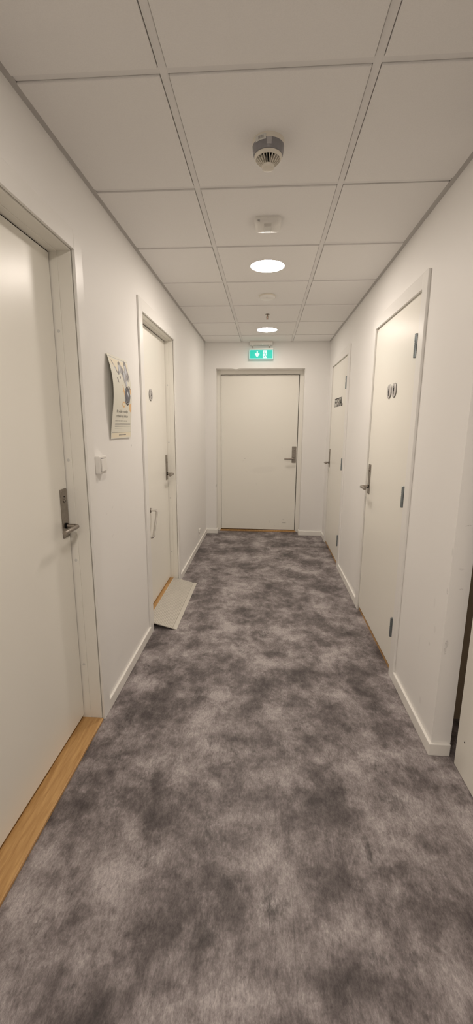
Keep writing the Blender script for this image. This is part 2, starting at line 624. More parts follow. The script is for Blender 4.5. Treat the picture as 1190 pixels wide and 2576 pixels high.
def board(name, label, f, runs, extra=None):
    mb = MB()
    for a0, a1 in runs:
        mb.box((a0, 0.0, 0), (a1, BT, BH), f=f)
    if extra:
        for pts in extra:
            mb.prism(pts, 0, BH, f=lambda a, d, z: Vector((a, z, d)))
    o = mb.build(name, M_base, bevel=0.003)
    tag(o, label, 'baseboard', 'structure')
    return o


board('baseboard_left', 'low white baseboard along the left wall', on_left, ((YB, 0.728), (1.836, 2.618), (3.655, YE)))
board('baseboard_right', 'low white baseboard along the right wall and round its corner', on_right,
      ((3.222, 4.074), (5.15, YE)),
      [[(W - BT, YC - BT), (W + 0.079, YC - BT), (W + 0.079, YC), (W, YC), (W, 2.196), (W - BT, 2.196)]])
board('baseboard_end', 'low white baseboard on the end wall either side of the far door', on_end, (),
      [[(BT, YE), (BT, YE - BT), (END[0] + BT, YE - BT), (END[0] + BT, YE + 0.10), (END[0], YE + 0.10), (END[0], YE)],
       [(W - BT, YE), (W - BT, YE - BT), (END[1] - BT, YE - BT), (END[1] - BT, YE + 0.10), (END[1], YE + 0.10), (END[1], YE)]])



# ------------------------------------------------------------------ door hardware
def lock_set(leaf, f, a, d, z0, toward, key_z=1.10, lever_z=0.992, pw=0.055, ph=0.213):
    """Long steel plate with a key cylinder and a bent lever; toward = direction of the grip along the wall."""
    r = 0.006
    pts = []
    for cx, cz, t0 in ((a + pw / 2 - r, z0 + ph - r, 0), (a - pw / 2 + r, z0 + ph - r, 90), (a - pw / 2 + r, z0 + r, 180), (a + pw / 2 - r, z0 + r, 270)):
        for k in range(5):
            t = math.radians(t0 + 22.5 * k)
            pts.append((cx + r * math.cos(t), cz + r * math.sin(t)))
    MB().prism(pts, d, d + 0.005, f=f).build('lock_plate', M_plate, leaf, bevel=0.001)
    n = f(0, 1, 0) - f(0, 0, 0)
    mb = MB()
    mb.lathe([(0.0085, 0), (0.0085, 0.003), (0.0065, 0.004)], f(a, d + 0.005, key_z), n, 24, 0)
    mb.box((a - 0.0012, d + 0.0088, key_z - 0.005), (a + 0.0012, d + 0.0095, key_z + 0.004), 1, f=f)
    mb.lathe([(0.0028, 0), (0.0028, 0.0012)], f(a, d + 0.005, key_z + 0.018), n, 12, 1)
    mb.build('key_cylinder', [M_steel, M_dark], leaf, smooth=35)
    MB().lathe([(0.0125, 0), (0.0125, 0.006)], f(a, d + 0.005, lever_z), n, 24).build('lever_collar', M_dark, leaf, smooth=35)
    p = [f(a, d + 0.006, lever_z), f(a, d + 0.058, lever_z), f(a + toward * 0.125, d + 0.058, lever_z)]
    path = [p[0]] + arc(p[0], p[1], p[2], 0.016, 7) + [p[2] - (p[2] - p[1]).normalized() * 0.002, p[2]]
    MB().tube(path, 0.0095, 20).build('lever_handle', M_steel, leaf, smooth=40)
    for zz in (z0 + 0.008, z0 + ph - 0.008):
        MB().lathe([(0.0028, 0), (0.0022, 0.0012)], f(a + toward * 0.018, d + 0.005, zz), n, 12).build('plate_screw', M_steel, leaf, smooth=35)


def hinge(parent, f, a, d, zc):
    up = Vector((0, 0, 1))
    c = f(a, d, zc - 0.058)
    mb = MB()
    mb.lathe([(0.0075, 0), (0.009, 0.002), (0.009, 0.062), (0.0065, 0.0622), (0.0065, 0.0645), (0.0085, 0.0646), (0.0085, 0.0735),
              (0.0065, 0.0737), (0.0065, 0.0765), (0.009, 0.0767), (0.009, 0.114), (0.0072, 0.116)], c, up, 22)
    mb.build('hinge', M_galv, parent, smooth=35)
    # leaves of the hinge let into the wood
    # (thin steel flaps either side of the knuckle)


def disc(leaf, f, a, d, z, kind):
    n = f(0, 1, 0) - f(0, 0, 0)
    mb = MB()
    mb.lathe([(0.0415, 0), (0.0415, 0.005), (0.0405, 0.006)], f(a, d, z), n, 48, 0)
    mb.lathe([(0.0418, 0), (0.0418, 0.0022)], f(a, d, z), n, 48, 1)
    e0, e1 = d + 0.006, d + 0.0066
    sg = 1 if f is on_left else -1
    P = lambda pts: mb.prism([(a + sg * x * 0.001, z + y * 0.001) for x, y in pts], e0, e1, 1, f=f)

    def blob(cx, cy, r):
        P([(cx + r * math.cos(t), cy + r * math.sin(t)) for t in [math.tau * k / 16 for k in range(16)]])
    if kind == 'woman':
        blob(0, 21, 4)
        P([(-6, 15), (6, 15), (12, -6), (6.5, -6), (5.5, -26), (1, -26), (0.5, -7), (-0.5, -7), (-1, -26), (-5.5, -26), (-6.5, -6), (-12, -6)])
    elif kind == 'man':
        blob(0, 21, 4)
        P([(-9, 15), (9, 15), (10, -5), (6.5, -5), (6, 8), (5.5, -26), (0.8, -26), (0.5, -4), (-0.5, -4), (-0.8, -26), (-5.5, -26), (-6, 8), (-6.5, -5), (-10, -5)])
    else:
        blob(-2, 21, 4)
        P([(-4, 15), (0, 15), (1, 4), (9, 4), (9, 1), (1.5, 1), (2, -3), (11, -3), (15, -16), (19, -15), (20, -18), (13, -20), (8, -7), (-2, -7)])
        ring = []
        for k in range(19):
            t = math.radians(120 + 215 * k / 18)
            ring.append((1 + 14 * math.cos(t), -13 + 14 * math.sin(t)))
        for k in range(18, -1, -1):
            t = math.radians(120 + 215 * k / 18)
            ring.append((1 + 11 * math.cos(t), -13 + 11 * math.sin(t)))
        P(ring)
    mb.build('sign_disc', [M_disc, M_black], leaf)


STEP = 0.003   # depth of the step in the frame lining


def recessed_door(name, f, op, d_leaf, zb, label, sill_top, sill_front, lock_a, lock_z0, caps, key_z, lever_z, sill_back=None):
    a0, a1, zt = op
    r = root(name, f((a0 + a1) / 2, 0, 0), label, 'door', 'structure')
    # flat casing on the wall
    mb = MB()
    cw, ct = 0.072, 0.012
    mb.box((a0 - 0.004 - cw, 0, 0), (a0 - 0.004, ct, zt + 0.004 + cw), f=f)
    mb.box((a1 + 0.004, 0, 0), (a1 + 0.004 + cw, ct, zt + 0.004 + cw), f=f)
    mb.box((a0 - 0.004, 0, zt + 0.004), (a1 + 0.004, ct, zt + 0.004 + cw), f=f)
    mb.build('door_casing', M_casing, r, bevel=0.0022)
    # frame lining with a shallow step where the leaf shuts
    mb = MB()
    back = d_leaf - 0.05
    s = d_leaf + 0.031
    for (x0, x1, st) in ((a0 - FW, a0, 1), (a1, a1 + FW, -1)):
        mb.box((x0, s, 0), (x1, -0.003, zt + FW), f=f)
        mb.box((min(x0, x1) + STEP * st, back, 0), (max(x0, x1) + STEP * st, s, zt + FW), f=f)
    mb.box((a0, s, zt), (a1, -0.003, zt + FW), f=f)
    mb.box((a0, back, zt - STEP), (a1, s, zt + FW - STEP), f=f)
    fr = mb.build('door_frame', M_frame, r, bevel=0.0012)
    n = f(1, 0, 0) - f(0, 0, 0)
    for zc in caps:
        MB().lathe([(0.0065, 0), (0.0065, 0.0008), (0.005, 0.0011)], f(a1 - STEP, d_leaf + 0.016, zc), -n, 18).build('screw_cap', M_label, fr, smooth=35)
    g = 0.004
    lf = MB().box((a0 + STEP + g, d_leaf - 0.04, zb), (a1 - STEP - g, d_leaf, zt - STEP - g), f=f).build('door_leaf', M_door, r, bevel=0.0018)
    # rubber seal strips and black backing, painting the shade of the leaf gap
    mb = MB()
    mb.box((a0 + STEP, d_leaf - 0.047, zb), (a0 + STEP + g, d_leaf - 0.0025, zt - STEP), f=f)
    mb.box((a1 - STEP - g, d_leaf - 0.047, zb), (a1 - STEP, d_leaf - 0.0025, zt - STEP), f=f)
    mb.box((a0 + STEP + g, d_leaf - 0.047, zt - STEP - g), (a1 - STEP - g, d_leaf - 0.0025, zt - STEP), f=f)
    mb.box((a0 + STEP + g, d_leaf - 0.047, 0.001), (a1 - STEP - g, d_leaf - 0.041, zt - STEP - g), f=f)
    mb.build('seal_gap_shade', M_dark, r)
    MB().box((a0 + 0.001, sill_back if sill_back is not None else d_leaf - 0.05, 0), (a1 - 0.001, sill_front, sill_top), f=f).build('threshold', M_oak, r, bevel=0.003)
    lock_set(lf, f, lock_a, d_leaf, lock_z0, -1, key_z, lever_z)
    return r, lf


def flush_door(name, f, op, leaf, zb, label, casing_far, lock_a, hinge_a, hinge_z):
    a0, a1, zt = op
    r = root(name, f((a0 + a1) / 2, 0, 0), label, 'door', 'structure')
    cw, ct = 0.072, 0.013
    mb = MB()
    mb.box((a0 - 0.008 - cw, 0, 0), (a0 - 0.008, ct, zt + cw), f=f)
    mb.box((casing_far[0], 0, 0), (casing_far[1], ct, zt + cw), f=f)
    mb.box((a0 - 0.008, 0, zt), (casing_far[0], ct, zt + cw), f=f)
    mb.build('door_casing', M_casing, r, bevel=0.002)
    mb = MB()
    mb.box((a0 - FW, -0.078, 0), (leaf[0] - 0.003, -0.003, zt + FW), f=f)
    mb.box((leaf[1] + 0.003, -0.078, 0), (a1 + FW, -0.003, zt + FW), f=f)
    mb.box((leaf[0] - 0.003, -0.078, leaf[2] + 0.0035), (leaf[1] + 0.003, -0.003, zt + FW), f=f)
    mb.build('door_frame', M_frame, r, bevel=0.001)
    lf = MB().box((leaf[0], -0.036, zb), (leaf[1], 0.003, leaf[2]), f=f).build('door_leaf', M_door, r, bevel=0.0018)
    MB().box((leaf[0] - 0.004, -0.044, 0.001), (leaf[1] + 0.004, -0.039, leaf[2] + 0.004), f=f).build('seal_gap_shade', M_dark, r)  # black sheet behind the leaf, paints the gap's shade
    MB().box((leaf[0] - 0.002, -0.078, 0), (leaf[1] + 0.002, -0.004, zb - 0.017), f=f).build('threshold', M_oak, r, bevel=0.002)
    lock_set(lf, f, lock_a, 0.003, 0.937, -1, 1.105, 0.99)
    for z in hinge_z:
        hinge(lf, f, hinge_a, 0.0125, z)
    return r, lf


d1, leaf1 = recessed_door('door_1', on_left, L1, -0.088, 0.031,
                          'cream door in the left wall beside the light switch, oak threshold below', 0.014, 0.006,
                          1.7145, 0.938, (1.79, 1.27, 0.82, 0.30), 1.100, 0.990)
d2, leaf2 = recessed_door('door_2', on_left, L2, -0.070, 0.066,
                          'cream door with wheelchair disc and bar handle behind the metal ramp', 0.053, -0.028,
                          3.535, 0.955, (1.74, 1.27, 0.79, 0.30), 1.108, 1.008)
disc(leaf2, on_left, 3.105, -0.070, 1.630, 'wheelchair')
# slanting grip bar low on the leaf
pA, pB = on_left(2.995, -0.070, 0.797), on_left(2.862, -0.070, 0.625)
nA = Vector((1, 0, 0))
path = [pA + nA * 0.004] + arc(pA, pA + nA * 0.050, pB + nA * 0.050, 0.018) + arc(pA + nA * 0.050, pB + nA * 0.050, pB, 0.018) + [pB + nA * 0.004]
bar = MB().tube(path, 0.0085, 18).build('grab_bar', M_chrome, leaf2, smooth=40)
for p in (pA, pB):
    MB().lathe([(0.0185, 0), (0.0185, 0.003), (0.015, 0.0045)], p, nA, 28).build('bar_rosette', M_steel, leaf2, smooth=35)

d3, leaf3 = flush_door('door_3', on_right, R1, (2.291, 3.138, 2.047), 0.036,
                       'cream door with two toilet sign discs in the right wall', (3.150, 3.222), 3.072, 2.288, (1.815, 1.046, 0.286))
disc(leaf3, on_right, 2.728, 0.003, 1.626, 'woman')
disc(leaf3, on_right, 2.627, 0.003, 1.627, 'man')
d4, leaf4 = flush_door('door_4', on_right, R2, (4.168, 5.066, 2.056), 0.036,
                       'cream door lettered PERSONAL at the far end of the right wall', (5.078, 5.150), 5.022, 4.166, (1.815, 1.046, 0.277))

# PERSONAL in tall slab-serif capitals
LET = {
    'P': [(0, 0, 0, 100), (0, 100, 42, 100), (42, 100, 42, 52), (42, 52, 0, 52), (-9, 0, 12, 0), (-9, 100, 0, 100)],
    'E': [(0, 0, 0, 100), (0, 100, 40, 100), (0, 52, 28, 52), (0, 0, 40, 0), (40, 100, 40, 84), (40, 0, 40, 16), (-9, 0, 0, 0), (-9, 100, 0, 100)],
    'R': [(0, 0, 0, 100), (0, 100, 42, 100), (42, 100, 42, 54), (42, 54, 0, 54), (18, 54, 44, 0), (-9, 0, 12, 0), (-9, 100, 0, 100), (38, 0, 54, 0)],
    'S': [(42, 82, 42, 100), (42, 100, 2, 100), (2, 100, 2, 56), (2, 56, 42, 46), (42, 46, 42, 0), (42, 0, 2, 0), (2, 0, 2, 18)],
    'O': [(2, 0, 2, 100), (2, 100, 42, 100), (42, 100, 42, 0), (42, 0, 2, 0)],
    'N': [(0, 0, 0, 100), (0, 100, 44, 0), (44, 0, 44, 100), (-9, 0, 12, 0), (-9, 100, 0, 100), (33, 100, 54, 100)],
    'A': [(-2, 0, 20, 100), (20, 100, 42, 0), (6, 36, 34, 36), (-9, 0, 8, 0), (34, 0, 50, 0)],
    'L': [(0, 0, 0, 100), (0, 0, 42, 0), (42, 0, 42, 20), (-9, 0, 0, 0), (-9, 100, 12, 100)],
}
mb = MB()
word, a_left, a_right = 'PERSONAL', 4.838, 4.362
pitch = (a_left - a_right) / len(word)
for i, ch in enumerate(word):
    base = a_left - pitch * (i + 0.12)
    for k, (x0, y0, x1, y1) in enumerate(LET[ch]):
        p0 = Vector((base - x0 / 56 * pitch, 1.618 + y0 * 0.00080))
        p1 = Vector((base - x1 / 56 * pitch, 1.618 + y1 * 0.00080))
        t = p1 - p0
        thick = 0.0155 if abs(t.y) > abs(t.x) else 0.008
        nn = Vector((-t.y, t.x)).normalized() * thick / 2
        e = t.normalized() * 0.002
        q = [p0 - e + nn, p1 + e + nn, p1 + e - nn, p0 - e - nn]
        mb.prism([(v.x, v.y) for v in q], 0.003, 0.0036 + 0.00004 * k + 0.0002 * (i % 2), f=on_right)
mb.build('lettering', M_black, leaf4)

# far door in its deep reveal
r = root('door_5', (0.685, YE + 0.15, 0), 'wide cream door at the end of the corridor under the exit sign', 'door', 'structure')
FD = -0.150
mb = MB()
mb.box((END[0] - 0.0, -0.245, 0), (0.183, FD, END[2]), f=on_end)
mb.box((1.183, -0.245, 0), (END[1], FD, END[2]), f=on_end)
mb.box((0.183, -0.245, 2.042), (1.183, FD, END[2]), f=on_end)
mb.build('door_frame', M_frame, r, bevel=0.002)
leaf5 = MB().box((0.189, -0.200, 0.030), (1.175, -0.155, 2.036), f=on_end).build('door_leaf', M_door_e, r, bevel=0.002)
MB().box((0.184, -0.215, 0.001), (1.182, -0.205, 2.041), f=on_end).build('seal_gap_shade', M_dark, r)  # black sheet backing the leaf so its gap looks shaded
MB().box((0.171, -0.245, 0), (1.195, -0.138, 0.019), f=on_end).build('threshold', M_oak, r, bevel=0.003)
lock_set(leaf5, on_end, 1.140, -0.155, 0.934, -1, 1.098, 0.990)

# open leaf at the right edge of the view, hinged on the cross wall
r = root('door_6', (1.63, YC, 0), 'white door leaf standing open beside the outer corner of the right wall', 'door', 'structure')
mb = MB()
mb.box((W + 0.0815, YC + 0.055, 0), (W + 0.083, YC + 0.10, D5[2]))
mb.box((D5[1] - 0.04, YC + 0.005, 0), (D5[1], YC + 0.10, D5[2]))
mb.box((D5[0], YC + 0.005, D5[2] - 0.04), (D5[1] - 0.04, YC + 0.10, D5[2]))
mb.build('door_frame', M_frame, r, bevel=0.002)
leaf6 = MB().box((1.607, 0.70, 0.003), (1.648, 1.608, 2.03)).build('door_leaf', M_door, r, bevel=0.0015)
MB().lathe([(0.0035, 0), (0.0035, 0.0008)], (1.607, 1.546, 0.158), (-1, 0, 0), 14).build('screw_hole', M_dark, leaf6)
for z in (0.3, 1.05, 1.8):
    MB().lathe([(0.007, 0), (0.008, 0.002), (0.008, 0.098), (0.007, 0.1)], (1.655, 1.618, z - 0.05), (0, 0, 1), 18).build('hinge', M_galv, leaf6, smooth=35)


# ------------------------------------------------------------------ ceiling lights
def ceiling_light(y, label, x=0.762, glow=M_lamp):
    r = root('ceiling_light', (x, y, ZT), label, 'ceiling light', None, 'round ceiling lights')
    MB().lathe([(0.1078, 0.0), (0.1078, -0.0024), (0.1070, -0.003), (0.1064, -0.0026), (0.1064, 0)], (x, y, ZT), (0, 0, 1), 72, caps=False).build('rim', M_plastic, r, smooth=35)
    MB().lathe([(0.1064, -0.0002), (0.1062, -0.0020), (0.104, -0.0026), (0.097, -0.0030), (0.06, -0.0034), (0.002, -0.0036)], (x, y, ZT), (0, 0, 1), 72).build('diffuser', glow, r, smooth=50)
    return r


ceiling_light(2.912, 'round glowing ceiling light between the square sensor and the small round detector')
ceiling_light(4.735, 'round glowing ceiling light in front of the exit sign', glow=M_lamp_far)
# the lamps of the lobby, above and behind the viewer
ceiling_light(0.55, 'round ceiling light of the lobby above the viewer', glow=M_lamp_lobby)
ceiling_light(-1.05, 'round ceiling light of the lobby behind the viewer', glow=M_lamp_lobby)

# ------------------------------------------------------------------ alarm detector with grey band
c = (0.762, 1.722, ZT)
r = root('alarm_detector', c, 'ivory fire detector with a grey band and vent fins', 'detector')
UP = (0, 0, 1)
MB().lathe([(0.0565, 0.0), (0.0570, -0.003), (0.0555, -0.015)], c, UP, 56).build('mount_ring', M_cream, r, smooth=35)
MB().lathe([(0.0545, -0.0145), (0.0560, -0.016), (0.0548, -0.030), (0.0515, -0.044), (0.046, -0.046)], c, UP, 56).build('grey_band', M_band, r, smooth=35)
MB().lathe([(0.046, -0.044), (0.0490, -0.0455), (0.0492, -0.049), (0.0465, -0.054), (0.043, -0.056), (0.041, -0.054)], c, UP, 56, caps=False).build('sensor_collar', M_cream, r, smooth=40)
MB().lathe([(0.0425, -0.050), (0.030, -0.054), (0.0175, -0.062), (0.0165, -0.075)], c, UP, 40).build('dark_core', M_dark, r, smooth=40)
mb = MB()
for k in range(24):
    t = math.tau * (k + 0.5) / 24
    rot = Matrix.Translation(c) @ Matrix.Rotation(t, 4, 'Z')
    fn = lambda a, d, z: rot @ Vector((a, d, z))
    mb.prism([(0.0175, -0.058), (0.044, -0.050), (0.0455, -0.0545), (0.040, -0.0615), (0.021, -0.0775), (0.0175, -0.0775)], -0.0009, 0.0009, f=fn)
mb.build('vent_fins', M_cream, r)
MB().lathe([(0.0195, -0.072), (0.0225, -0.0735), (0.0228, -0.079), (0.0205, -0.084), (0.012, -0.0865), (0.001, -0.087)], c, UP, 40).build('sensor_cap', M_cream, r, smooth=40)
MB().lathe([(0.0018, 0), (0.0018, 0.001)], (c[0] + 0.001, c[1] - 0.0465, c[2] - 0.050), (0, -1, -0.4), 12).build('indicator_lamp', M_signwhite, r)


def wrap(mb, t0, t1, z0, z1, rad0, rad1, mi=0, n=8):
    """A thin strip wrapped round the detector (angles in degrees from the camera side)."""
    vs = []
    for k in range(n + 1):
        t = math.radians(t0 + (t1 - t0) * k / n) - math.pi / 2
        vs.append([mb.bm.verts.new((c[0] + q * math.cos(t), c[1] + q * math.sin(t), c[2] + z)) for q, z in ((rad0, z0), (rad1, z1), (rad1 + .0006, z1), (rad0 + .0006, z0))])
    for a, b in zip(vs, vs[1:]):
        for i in range(4):
            j = (i + 1) % 4
            mb.bm.faces.new([a[i], b[i], b[j], a[j]]).material_index = mi
    mb.bm.faces.new(vs[0])
    mb.bm.faces.new(vs[-1][::-1])


mb = MB()
wrap(mb, -50, -8, -0.022, -0.006, 0.0562, 0.0572)
for k in range(5):
    wrap(mb, -36 + k * 4.2, -34 + k * 4.2, -0.0175, -0.0095, 0.0570, 0.0576, 1, 2)
mb.build('paper_label', [M_label, M_ink_dgrey], r)
mb = MB()
wrap(mb, -6, 12, -0.036, -0.016, 0.0538, 0.0567)
mb.build('clear_tab', mat('tab_plastic', (0.42, 0.41, 0.42), 0.2), r)

# ------------------------------------------------------------------ square sensor
r = root('ceiling_sensor', (0.762, 2.325, ZT), 'white square ceiling sensor with a wedge shaped centre, between detector and light', 'sensor')


def rsq(h, rad, n=6):
    pts = []
    for sx, sy, t0 in ((1, 1, 0), (-1, 1, 90), (-1, -1, 180), (1, -1, 270)):
        for k in range(n + 1):
            t = math.radians(t0 + 90 * k / n)
            pts.append((sx * (h - rad) + rad * math.cos(t), sy * (h - rad) + rad * math.sin(t)))
    return pts


def loft(mb, secs, at, mi=0):
    rings = [[mb.bm.verts.new((at[0] + x, at[1] + y, at[2] + z)) for x, y in rsq(h, rd)] for h, rd, z in secs]
    fs = []
    n = len(rings[0])
    for a, b in zip(rings, rings[1:]):
        for i in range(n):
            fs.append(mb.bm.faces.new([a[i], a[(i + 1) % n], b[(i + 1) % n], b[i]]))
    fs += [mb.bm.faces.new(rings[0]), mb.bm.faces.new(rings[-1])]
    for q in fs:
        q.material_index = mi


c2 = (0.762, 2.325, ZT)
mb = MB()
loft(mb, [(0.064, 0.016, 0), (0.066, 0.018, -0.004), (0.065, 0.018, -0.014), (0.058, 0.018, -0.024), (0.046, 0.016, -0.029), (0.020, 0.01, -0.0295)], c2)
mb.build('sensor_body', M_plastic, r, smooth=40)
fc = lambda a, d, z: Vector((c2[0] + a, c2[1] + d, c2[2] + z))
MB().prism([(-0.019, -0.020), (0.019, -0.020), (0.0165, -0.0395), (-0.0165, -0.0395)], -0.050, 0.02, f=fc).build('sensor_wedge', mat('sensor_wedge_plastic', (0.66, 0.645, 0.61), 0.35), r, bevel=0.002)
MB().box((-0.0155, 0.005, -0.0415), (0.0155, 0.018, -0.0395), f=fc).build('sensor_lens', M_lens, r, bevel=0.0008)
MB().box((-0.004, -0.0655, -0.0105), (0.004, -0.0632, -0.004), f=fc).build('latch', M_label, r, bevel=0.0008)
mb = MB()
for k in range(3):
    mb.box((-0.052 + k * 0.006, -0.0645, -0.021 - k * 0.0008), (-0.0505 + k * 0.006, -0.0600, -0.013), f=fc)
mb.build('vent_slots', M_ink_dgrey, r)

# ------------------------------------------------------------------ low round detector
c3 = (0.762, 3.535, ZT)
r = root('smoke_detector', c3, 'flat round white smoke detector between the two round ceiling lights', 'smoke detector')
MB().lathe([(0.062, 0), (0.064, -0.003), (0.063, -0.010)], c3, UP, 56).build('mount_ring', M_cream, r, smooth=35)
MB().lathe([(0.060, -0.010), (0.059, -0.016), (0.051, -0.023), (0.036, -0.0265), (0.001, -0.0275)], c3, UP, 56).build('detector_body', M_plastic, r, smooth=45)
MB().lathe([(0.003, 0), (0.003, 0.001)], (c3[0] - 0.003, c3[1] - 0.047, c3[2] - 0.0246), (0, -.45, -1), 12).build('indicator_lamp', M_ink_grey, r)

# ------------------------------------------------------------------ sprinkler
c4 = (0.764, 4.10, ZT)
r = root('sprinkler_head', c4, 'small brass sprinkler head hanging from a ceiling tile', 'sprinkler')
MB().lathe([(0.020, 0), (0.0205, -0.0015), (0.014, -0.0045), (0.007, -0.005)], c4, UP, 32).build('escutcheon', M_steel, r, smooth=35)
MB().lathe([(0.0065, -0.004), (0.0065, -0.014), (0.008, -0.0145), (0.008, -0.018), (0.004, -0.0185)], c4, UP, 24).build('inlet', M_bronze, r, smooth=35)
mb = MB()
for s in (-1, 1):
    mb.tube([(c4[0] + s * 0.006, c4[1], c4[2] - 0.016), (c4[0] + s * 0.0095, c4[1], c4[2] - 0.024), (c4[0] + s * 0.0085, c4[1], c4[2] - 0.032), (c4[0] + s * 0.002, c4[1], c4[2] - 0.040)], 0.0018, 10)
mb.build('yoke', M_bronze, r, smooth=40)
MB().lathe([(0.001, -0.018), (0.0022, -0.022), (0.0022, -0.034), (0.001, -0.038)], c4, UP, 14).build('glass_bulb', M_bulb, r, smooth=40)
mb = MB()
mb.lathe([(0.004, -0.0395), (0.012, -0.041), (0.0125, -0.042), (0.004, -0.043)], c4, UP, 32)
mb.build('deflector', M_bronze, r, smooth=35)

# ------------------------------------------------------------------ exit sign
r = root('exit_sign', (0.692, 5.345, ZT), 'lit green exit sign with a down arrow hanging before the end wall', 'exit sign')
MB().box((0.555, 5.335, 2.359), (0.831, 5.392, ZT)).build('mount_box', M_plastic, r, bevel=0.003)
for x in (0.594, 0.790):
    st = MB().tube([(x, 5.352, 2.361), (x, 5.352, 2.318)], 0.0055, 14).build('stem', M_steel, r, smooth=40)
    MB().lathe([(0.0085, 0), (0.0085, -0.014), (0.006, -0.016)], (x, 5.352, 2.360), UP, 18).build('stem_collar', M_plastic, st, smooth=35)
MB().lathe([(0.003, 0), (0.003, 0.001)], (0.711, 5.335, 2.366), (0, -1, 0), 12).build('indicator_lamp', M_led, r)
MB().box((0.566, 5.330, 2.301), (0.838, 5.372, 2.319)).build('sign_rail', M_plastic, r, bevel=0.002)
panel = MB().box((0.551, 5.337, 2.198), (0.838, 5.362, 2.302)).build('sign_panel', M_signedge, r, bevel=0.003)
fe = lambda a, d, z: Vector((a, 5.337 - d, z))
MB().prism([(0.561, 2.294), (0.567, 2.2985), (0.823, 2.2985), (0.829, 2.294), (0.829, 2.210), (0.823, 2.2055), (0.567, 2.2055), (0.561, 2.210)], 0, 0.0012, f=fe).build('green_face', M_green, panel)
MB().prism([(0.649, 2.291), (0.656, 2.283), (0.656, 2.262), (0.674, 2.267), (0.674, 2.250), (0.647, 2.214), (0.619, 2.250), (0.619, 2.267), (0.639, 2.262), (0.640, 2.283)], 0.0012, 0.002, f=fe).build('arrow', M_signwhite, panel)
MB().box((0.715, 0.0012, 2.208), (0.764, 0.002, 2.296), f=fe).build('doorway_symbol', M_signwhite, panel)
mb = MB()
mb.lathe([(0.0052, 0), (0.0052, 0.0006)], (0.737, 5.335, 2.276), (0, -1, 0), 14)
for q in ([(0.733, 2.270), (0.743, 2.268), (0.748, 2.246), (0.740, 2.244)], [(0.740, 2.248), (0.748, 2.246), (0.757, 2.236), (0.763, 2.219), (0.757, 2.218), (0.750, 2.234)],
          [(0.741, 2.246), (0.747, 2.245), (0.742, 2.230), (0.727, 2.220), (0.724, 2.225), (0.736, 2.233)],
          [(0.734, 2.269), (0.738, 2.264), (0.727, 2.256), (0.722, 2.260)], [(0.742, 2.268), (0.747, 2.258), (0.756, 2.258), (0.756, 2.254), (0.744, 2.254)]):
    mb.prism(q, 0.002, 0.0026, f=fe)
mb.build('running_figure', M_green, panel)

# ------------------------------------------------------------------ light switch
r = root('light_switch', (0, 1.902, 1.238), 'white surface mounted rocker light switch beside the door with the oak threshold', 'light switch')
MB().box((0, 1.862, 1.197), (0.024, 1.944, 1.279)).build('switch_housing', M_plastic, r, bevel=0.005, segs=3)
fs = lambda a, d, z: Vector((0.024 + d, a, z))
MB().prism([(1.8745, 1.2075), (1.9315, 1.2075), (1.9315, 1.2685), (1.8745, 1.2685)], 0, 0.0006, f=fs).build('switch_gap', M_ink_dgrey, r)
mb = MB()
vs = [mb.bm.verts.new(p) for p in ((0.0246, 1.8735, 1.210), (0.0246, 1.9325, 1.210), (0.0246, 1.9325, 1.266), (0.0246, 1.8735, 1.266),
                                   (0.032, 1.8735, 1.210), (0.032, 1.9325, 1.210), (0.027, 1.9325, 1.266), (0.027, 1.8735, 1.266))]
for q in ((0, 1, 2, 3), (4, 5, 6, 7), (0, 1, 5, 4), (1, 2, 6, 5), (2, 3, 7, 6), (3, 0, 4, 7)):
    mb.bm.faces.new([vs[i] for i in q])
mb.build('rocker', M_plastic, r, bevel=0.0015)

# ------------------------------------------------------------------ low wall outlet
r = root('wall_outlet', (0, 4.78, 0.19), 'tiny white cable outlet low on the wall near the far corner', 'wall outlet')
MB().box((0, 4.755, 0.172), (0.020, 4.805, 0.216)).build('outlet_body', M_plastic, r, bevel=0.006, segs=3)
MB().tube([(0.012, 4.79, 0.174), (0.012, 4.79, 0.150), (0.010, 4.788, 0.132), (0.006, 4.785, 0.120)], 0.0055, 12).build('cable_stub', M_plastic, r, smooth=40)

# ------------------------------------------------------------------ threshold ramp
r = root('threshold_ramp', (0.07, 3.13, 0), 'ribbed grey aluminium ramp leaning on the threshold of the wheelchair door', 'ramp')
X0, Z0, X1_, Z1_ = -0.040, 0.0585, 0.160, 0.0045
RY0, RY1 = 2.700, 3.574


def fr_(a, d, z):
    """a: distance down the slope 0..1, d: along y, z: height above the slope."""
    t = Vector((X1_ - X0, 0, Z1_ - Z0))
    n = Vector((-(Z1_ - Z0), 0, X1_ - X0)).normalized()
    return Vector((X0, d, Z0)) + t * a + n * z


mb = MB()
prof = [(0, -0.0045), (0, 0.0010)]
nr = 17
for k in range(nr):
    a0_ = 0.01 + 0.88 * k / nr
    a1_ = a0_ + 0.88 / nr
    hgt = 0.0016
    prof += [(a0_ + 0.011, -0.0016), (a0_ + 0.015, hgt), (a1_ - 0.004, hgt), (a1_, -0.0016)]
prof += [(0.90, 0.0008), (0.97, 0.0008), (1.0, -0.0008), (1.0, -0.0045)]
mb.prism(prof, RY0, RY1, f=lambda a, d, z: fr_(a, d, z))
plate = mb.build('ribbed_plate', M_alu, r)
o_ = MB()
o_.box((0.905, RY0 - 0.002, -0.0042), (1.05, RY1 + 0.004, 0.0022), f=fr_)
o_.build('front_lip', M_alu, r, bevel=0.001)
for y in (RY0 + 0.09, (RY0 + RY1) / 2, RY1 - 0.09):
    MB().prism([(0.016, 0.0), (0.085, 0.0), (0.085, 0.020), (0.016, 0.038)], y, y + 0.02, f=lambda a, d, z: Vector((a, d, z))).build('support_rib', M_dark, r)

# ------------------------------------------------------------------ poster
PY0, PY1, PZ0, PZ1 = 2.064, 2.372, 1.350, 1.757


